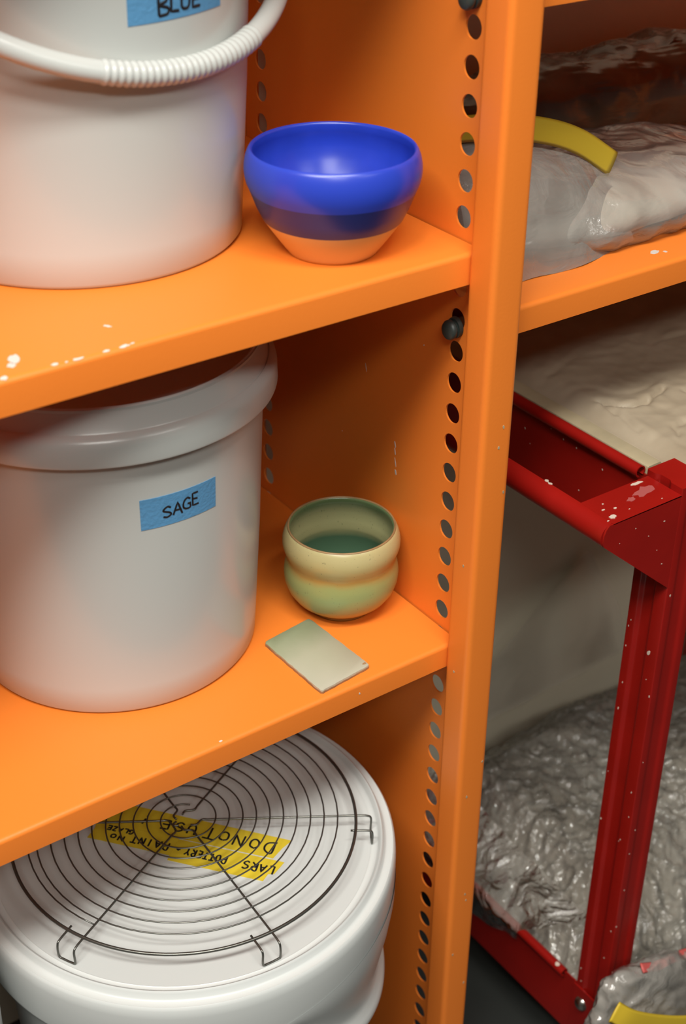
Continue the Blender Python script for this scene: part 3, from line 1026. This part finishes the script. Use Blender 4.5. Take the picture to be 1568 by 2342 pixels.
def heightfield(x0, x1, y0, y1, nx, ny, fz, base=None):
    b = bmesh.new()
    V = [[b.verts.new((x0 + (x1 - x0) * i / nx, y0 + (y1 - y0) * j / ny, fz(x0 + (x1 - x0) * i / nx, y0 + (y1 - y0) * j / ny))) for j in range(ny + 1)] for i in range(nx + 1)]
    for i in range(nx):
        for j in range(ny):
            b.faces.new((V[i][j], V[i + 1][j], V[i + 1][j + 1], V[i][j + 1]))
    if base is not None:
        edge = [V[i][0] for i in range(nx + 1)] + [V[nx][j] for j in range(1, ny + 1)] + [V[i][ny] for i in range(nx - 1, -1, -1)] + [V[0][j] for j in range(ny - 1, 0, -1)]
        low = [b.verts.new((v.co.x, v.co.y, base)) for v in edge]
        n = len(edge)
        for k in range(n):
            b.faces.new((edge[k], low[k], low[(k + 1) % n], edge[(k + 1) % n]))
        b.faces.new(low[::-1])
    bmesh.ops.recalc_face_normals(b, faces=b.faces[:])
    return b


def ridged(x, y, s, o=0.0):
    v = noise.noise(Vector((x * s, y * s, o)))
    return 1 - abs(v) * 2


CRACKS = [((0.262, 0.118), (0.285, 0.085), 0.006), ((0.285, 0.085), (0.315, 0.088), 0.006), ((0.325, 0.088), (0.345, 0.093), 0.005), ((0.36, 0.075), (0.372, 0.078), 0.004), ((0.385, 0.062), (0.402, 0.060), 0.004),
          ((0.262, 0.105), (0.258, 0.045), 0.003), ((0.275, 0.018), (0.31, 0.035), 0.0025), ((0.34, 0.045), (0.37, 0.020), 0.0025), ((0.30, 0.015), (0.34, 0.0), 0.002)]


def clay_z(x, y):
    e = min(1.0, max(0.0, (x - 0.236) / 0.030))
    e = e * e * (3 - 2 * e)
    u, v = x + 0.35 * y, y - 0.25 * x
    wx = 0.5 * noise.noise(Vector((x * 7, y * 7, 8)))
    h = 0.007 * noise.noise(Vector((x * 8, y * 11, 3))) + 0.0050 * abs(noise.noise(Vector((u * 6 + wx, v * 11 + wx, 7)))) - 0.0035 * max(0.0, ridged(u + wx * 0.10, v * 1.8 + wx * 0.06, 9, 2) - 0.70) + 0.0010 * ridged(x + wx * .05, y * 1.5, 24, 2) + 0.0007 * noise.noise(Vector((x * 80, y * 80, 1)))
    x += 0.010 * noise.noise(Vector((x * 30, y * 30, 21)))
    y += 0.010 * noise.noise(Vector((x * 30, y * 30, 33)))
    for (a, b2, dpt) in CRACKS:
        dx, dy = b2[0] - a[0], b2[1] - a[1]
        t = max(0.0, min(1.0, ((x - a[0]) * dx + (y - a[1]) * dy) / (dx * dx + dy * dy)))
        d = math.hypot(x - a[0] - t * dx, y - a[1] - t * dy)
        h -= dpt * math.exp(-(d / 0.0035) ** 2) - 0.25 * dpt * math.exp(-((d - 0.010) / 0.008) ** 2)
    return -0.4415 + e * (0.006 + h)


b = heightfield(0.2350, 0.888, -0.044, 0.366, 260, 170, clay_z, -0.4965)
tag(link('clay_slab', b, CLAY, None, 180), 'lumpy beige slab of soft clay filling the top tray of the red cart', 'clay')
b = bmesh.new()
prism(b, rnd([(0.2155, -0.4965), (0.2345, -0.4965), (0.2345, -0.4395), (0.2155, -0.4400)], 0.002, 2), 'y', -0.008, 0.368)
tag(link('tray_edging', b, BOARD, None, 40), 'yellowish edging strip between the red tray edge and the clay slab', 'strip')

# wrapped clay on the lower deck


def heap(x, y):
    fx = min(1.0, max(0.0, (x - 0.215) / 0.10)) ** 0.6
    fy = min(1.0, max(0.0, (0.415 - y) / 0.10)) ** 0.6
    fr = min(1.0, max(0.0, (y + 0.045) / 0.12)) ** 0.6
    return -1.262 + fx * fy * fr * (0.120 + 0.05 * noise.noise(Vector((x * 4.5, y * 4.5, 5)))) + 0.006


b = heightfield(0.2165, 0.885, -0.042, 0.410, 60, 50, heap, -1.2675)
clay2 = thing('bagged_clay', 'grey clay wrapped in crinkled clear plastic, on the lower deck of the red cart', 'clay bag')
link('clay_lump', b, CLAYD, clay2, 180)


def crinkle(x, y):
    h = heap(x, y)
    k = 0.0
    k += 0.0060 * max(0, ridged(x, y, 24, 1)) ** 3 + 0.0050 * max(0, ridged(x + y * 0.5, y, 44, 4)) ** 2 + 0.0030 * ridged(x - y * 0.6, y, 85, 9)
    return h + 0.006 + k


b = heightfield(0.2160, 0.886, -0.0425, 0.4105, 280, 190, crinkle)
link('plastic_wrap', b, FILM, clay2, 180)
# the loose end of the wrap: draped over the side rail and a peak standing behind


def sheet(ctrl, nu, nv, amp, s, seed):
    """bilinear patch over a grid of control points with crinkles"""
    R_, C_ = len(ctrl), len(ctrl[0])
    rows = [smoothline([Vector(p) for p in r], 12) for r in ctrl]
    cols = [smoothline([rows[i][k] for i in range(R_)], 12) for k in range(len(rows[0]))]
    b = bmesh.new()
    V = []
    for cidx, c in enumerate(cols):
        V.append([b.verts.new(p + Vector((noise.noise(p * s + Vector((seed, 0, 0))), noise.noise(p * s + Vector((0, seed, 0))), noise.noise(p * s + Vector((0, 0, seed))))) * amp) for p in c])
    for i in range(len(V) - 1):
        for j in range(len(V[0]) - 1):
            b.faces.new((V[i][j], V[i + 1][j], V[i + 1][j + 1], V[i][j + 1]))
    return b


b = sheet([[(0.203, 0.095, -1.2050), (0.203, 0.18, -1.235), (0.203, 0.27, -1.225), (0.203, 0.36, -1.23)],
           [(0.199, 0.090, -1.1820), (0.199, 0.18, -1.1800), (0.199, 0.27, -1.180), (0.199, 0.36, -1.180)],
           [(0.225, 0.060, -1.1650), (0.225, 0.15, -1.1650), (0.225, 0.26, -1.160), (0.225, 0.36, -1.160)],
           [(0.270, 0.030, -1.1500), (0.270, 0.14, -1.145), (0.270, 0.26, -1.130), (0.270, 0.36, -1.130)]], 1, 1, 0.004, 38, 3.3)
link('plastic_flap', b, FILM, clay2, 180)
b = sheet([[(0.36, 0.395, -1.14), (0.52, 0.40, -1.14), (0.70, 0.40, -1.13)],
           [(0.43, 0.425, -1.06), (0.57, 0.43, -1.05), (0.685, 0.42, -1.05)],
           [(0.58, 0.452, -0.99), (0.63, 0.455, -0.99), (0.668, 0.45, -0.995)],
           [(0.640, 0.458, -0.955), (0.645, 0.458, -0.955), (0.650, 0.458, -0.955)]], 1, 1, 0.004, 14, 6.1)
link('plastic_peak', b, FILMT, clay2, 180)

# crumpled bags in front of the cart, at the bottom right


def lump(c, r, amp, s, seed, flat=None, sub=5):
    b = bmesh.new()
    bmesh.ops.create_icosphere(b, subdivisions=sub, radius=1.0)
    for v in b.verts:
        p = v.co.copy()
        q = Vector((p.x * r[0], p.y * r[1], p.z * r[2])) + Vector(c)
        k = noise.noise(q * s + Vector((seed, seed, 0))) * amp + abs(noise.noise(q * s * 2.7 + Vector((seed, 0, 0)))) * amp * 0.7
        q = q + Vector((p.x, p.y, p.z)).normalized() * k
        if flat is not None and q.z < flat:
            q.z = flat + 0.0002 * (q.z - flat)
        v.co = q
    return b


bag = thing('plastic_bag', 'crumpled clear plastic bag with a yellow band, on the floor before the red cart', 'plastic bag')


def sag(b, x0, k, zlow):
    for v in b.verts:
        f = max(0.0, min(1.0, (v.co.z - zlow) / 0.12))
        v.co.z -= k * (v.co.x - x0) * f
    return b


def slump(c, r, amp, s, seed):
    b = bmesh.new()
    bmesh.ops.create_icosphere(b, subdivisions=6, radius=1.0)
    for v in b.verts:
        d = v.co.normalized()
        k = (abs(d.x) ** 3 + abs(d.y) ** 2 + abs(d.z) ** 3) ** (-1 / 3)
        q = Vector((d.x * k * r[0], d.y * k * r[1], d.z * k * r[2])) + Vector(c)
        n_ = noise.noise(q * s + Vector((seed, 0, 0))) + 0.6 * (1 - 2 * abs(noise.noise(q * s * 2.2 + Vector((0, seed, 0)))))
        q += Vector((d.x, 0.7 * d.y, d.z)) * n_ * amp
        q.z = max(q.z, FLOOR_Z + 0.001)
        v.co = q
    return sag(b, 0.19, 0.5, -1.30)


link('film', slump((0.284, -0.107, -1.205), (0.150, 0.032, 0.152), 0.010, 24, 2.0), FILMW, bag, 180)
link('contents', slump((0.298, -0.107, -1.235), (0.105, 0.022, 0.118), 0.004, 14, 4.0), CLAYD, bag, 180)
b = bmesh.new()
P = smoothline([(0.130, -0.142, -1.060), (0.152, -0.150, -1.082), (0.199, -0.152, -1.121), (0.256, -0.152, -1.162), (0.330, -0.150, -1.205), (0.395, -0.142, -1.235)], 8)
sweep(b, P, 0.013, 0.0010, nrm=(0, -1, 0.25), n=8)
o = link('yellow_band', b, ZIPY, bag, 180)
o['label'] = 'yellow band across the front of the bag'
b = bmesh.new()
P = smoothline([(0.205, -0.112, -1.066), (0.235, -0.110, -1.084), (0.265, -0.106, -1.095), (0.300, -0.103, -1.110), (0.350, -0.100, -1.135)], 8)
sweep(b, P, 0.0060, 0.0010, nrm=(0.3, -0.6, 0.8), n=8)
o = link('red_zip_strip', b, ZIPR, bag, 180)
o['label'] = 'pinkish red zip strip'

# ------------------------------------------------------------------ bags on the right shelf
bag1 = thing('clay_bag', 'clear zip bag of pale clay with a yellow strip, on the right orange shelf', 'clay bag')


def sack(c, r, amp, s, seed, zb, p_=2.6, sub=6):
    b = bmesh.new()
    bmesh.ops.create_icosphere(b, subdivisions=sub, radius=1.0)
    for v in b.verts:
        d = v.co.normalized()
        k = (abs(d.x) ** p_ + abs(d.y) ** p_ + abs(d.z) ** 2.0) ** (-1 / p_)
        q = Vector((d.x * k * r[0], d.y * k * r[1], d.z * k * r[2]))
        q += d * (noise.noise(q * s + Vector((seed, 0, 0))) * amp + (1 - 2 * abs(noise.noise(q * s * 2.3 + Vector((0, seed, 0))))) * amp * 0.4)
        q += Vector(c)
        if q.z < zb:
            q.z = zb + 0.0002 * (q.z - zb)
        v.co = q
    return b


link('clay_lump', sack((0.285, 0.195, -0.224), (0.185, 0.100, 0.032), 0.006, 9, 1.0, ZRT + 0.0016), CLAYW, bag1, 180)
link('plastic_bag', sack((0.270, 0.190, -0.222), (0.218, 0.118, 0.040), 0.008, 13, 3.0, ZRT + 0.0006), FILMW, bag1, 180)
b = sheet([[(0.045, 0.076, -0.2440), (0.110, 0.0745, -0.2440), (0.175, 0.074, -0.2440), (0.262, 0.090, -0.2432)],
           [(0.045, 0.080, -0.2100), (0.110, 0.078, -0.2130), (0.180, 0.082, -0.2160), (0.270, 0.114, -0.2240)],
           [(0.045, 0.104, -0.1650), (0.115, 0.100, -0.1720), (0.190, 0.106, -0.1850), (0.268, 0.126, -0.2060)],
           [(0.045, 0.130, -0.1180), (0.125, 0.129, -0.1330), (0.200, 0.1285, -0.1530), (0.2560, 0.1295, -0.1830)]], 1, 1, 0.0045, 20, 1.7)
link('bag_mouth', b, FILMW, bag1, 180)
b = bmesh.new()
P = smoothline([(0.045, 0.129, -0.1060), (0.105, 0.128, -0.1130), (0.162, 0.127, -0.1255), (0.2105, 0.127, -0.1445), (0.2600, 0.1275, -0.1755)], 8)
sweep(b, P, 0.0120, 0.0012, nrm=(0.0, -1.0, 0.12), n=8)
o = link('zip_strip', b, ZIPY, bag1, 180)
o['label'] = 'yellow zip strip across the bag mouth'
bag2 = thing('clay_bag', 'dark brown clay in clear plastic, behind the pale clay bag on the right shelf', 'clay bag')
link('clay_lump', sack((0.56, 0.385, -0.215), (0.33, 0.052, 0.048), 0.008, 9, 6.0, ZRT + 0.0016), CLAYB, bag2, 180)
link('plastic_bag', sack((0.55, 0.385, -0.208), (0.37, 0.064, 0.058), 0.012, 15, 8.0, ZRT + 0.0006), FILMB, bag2, 180)
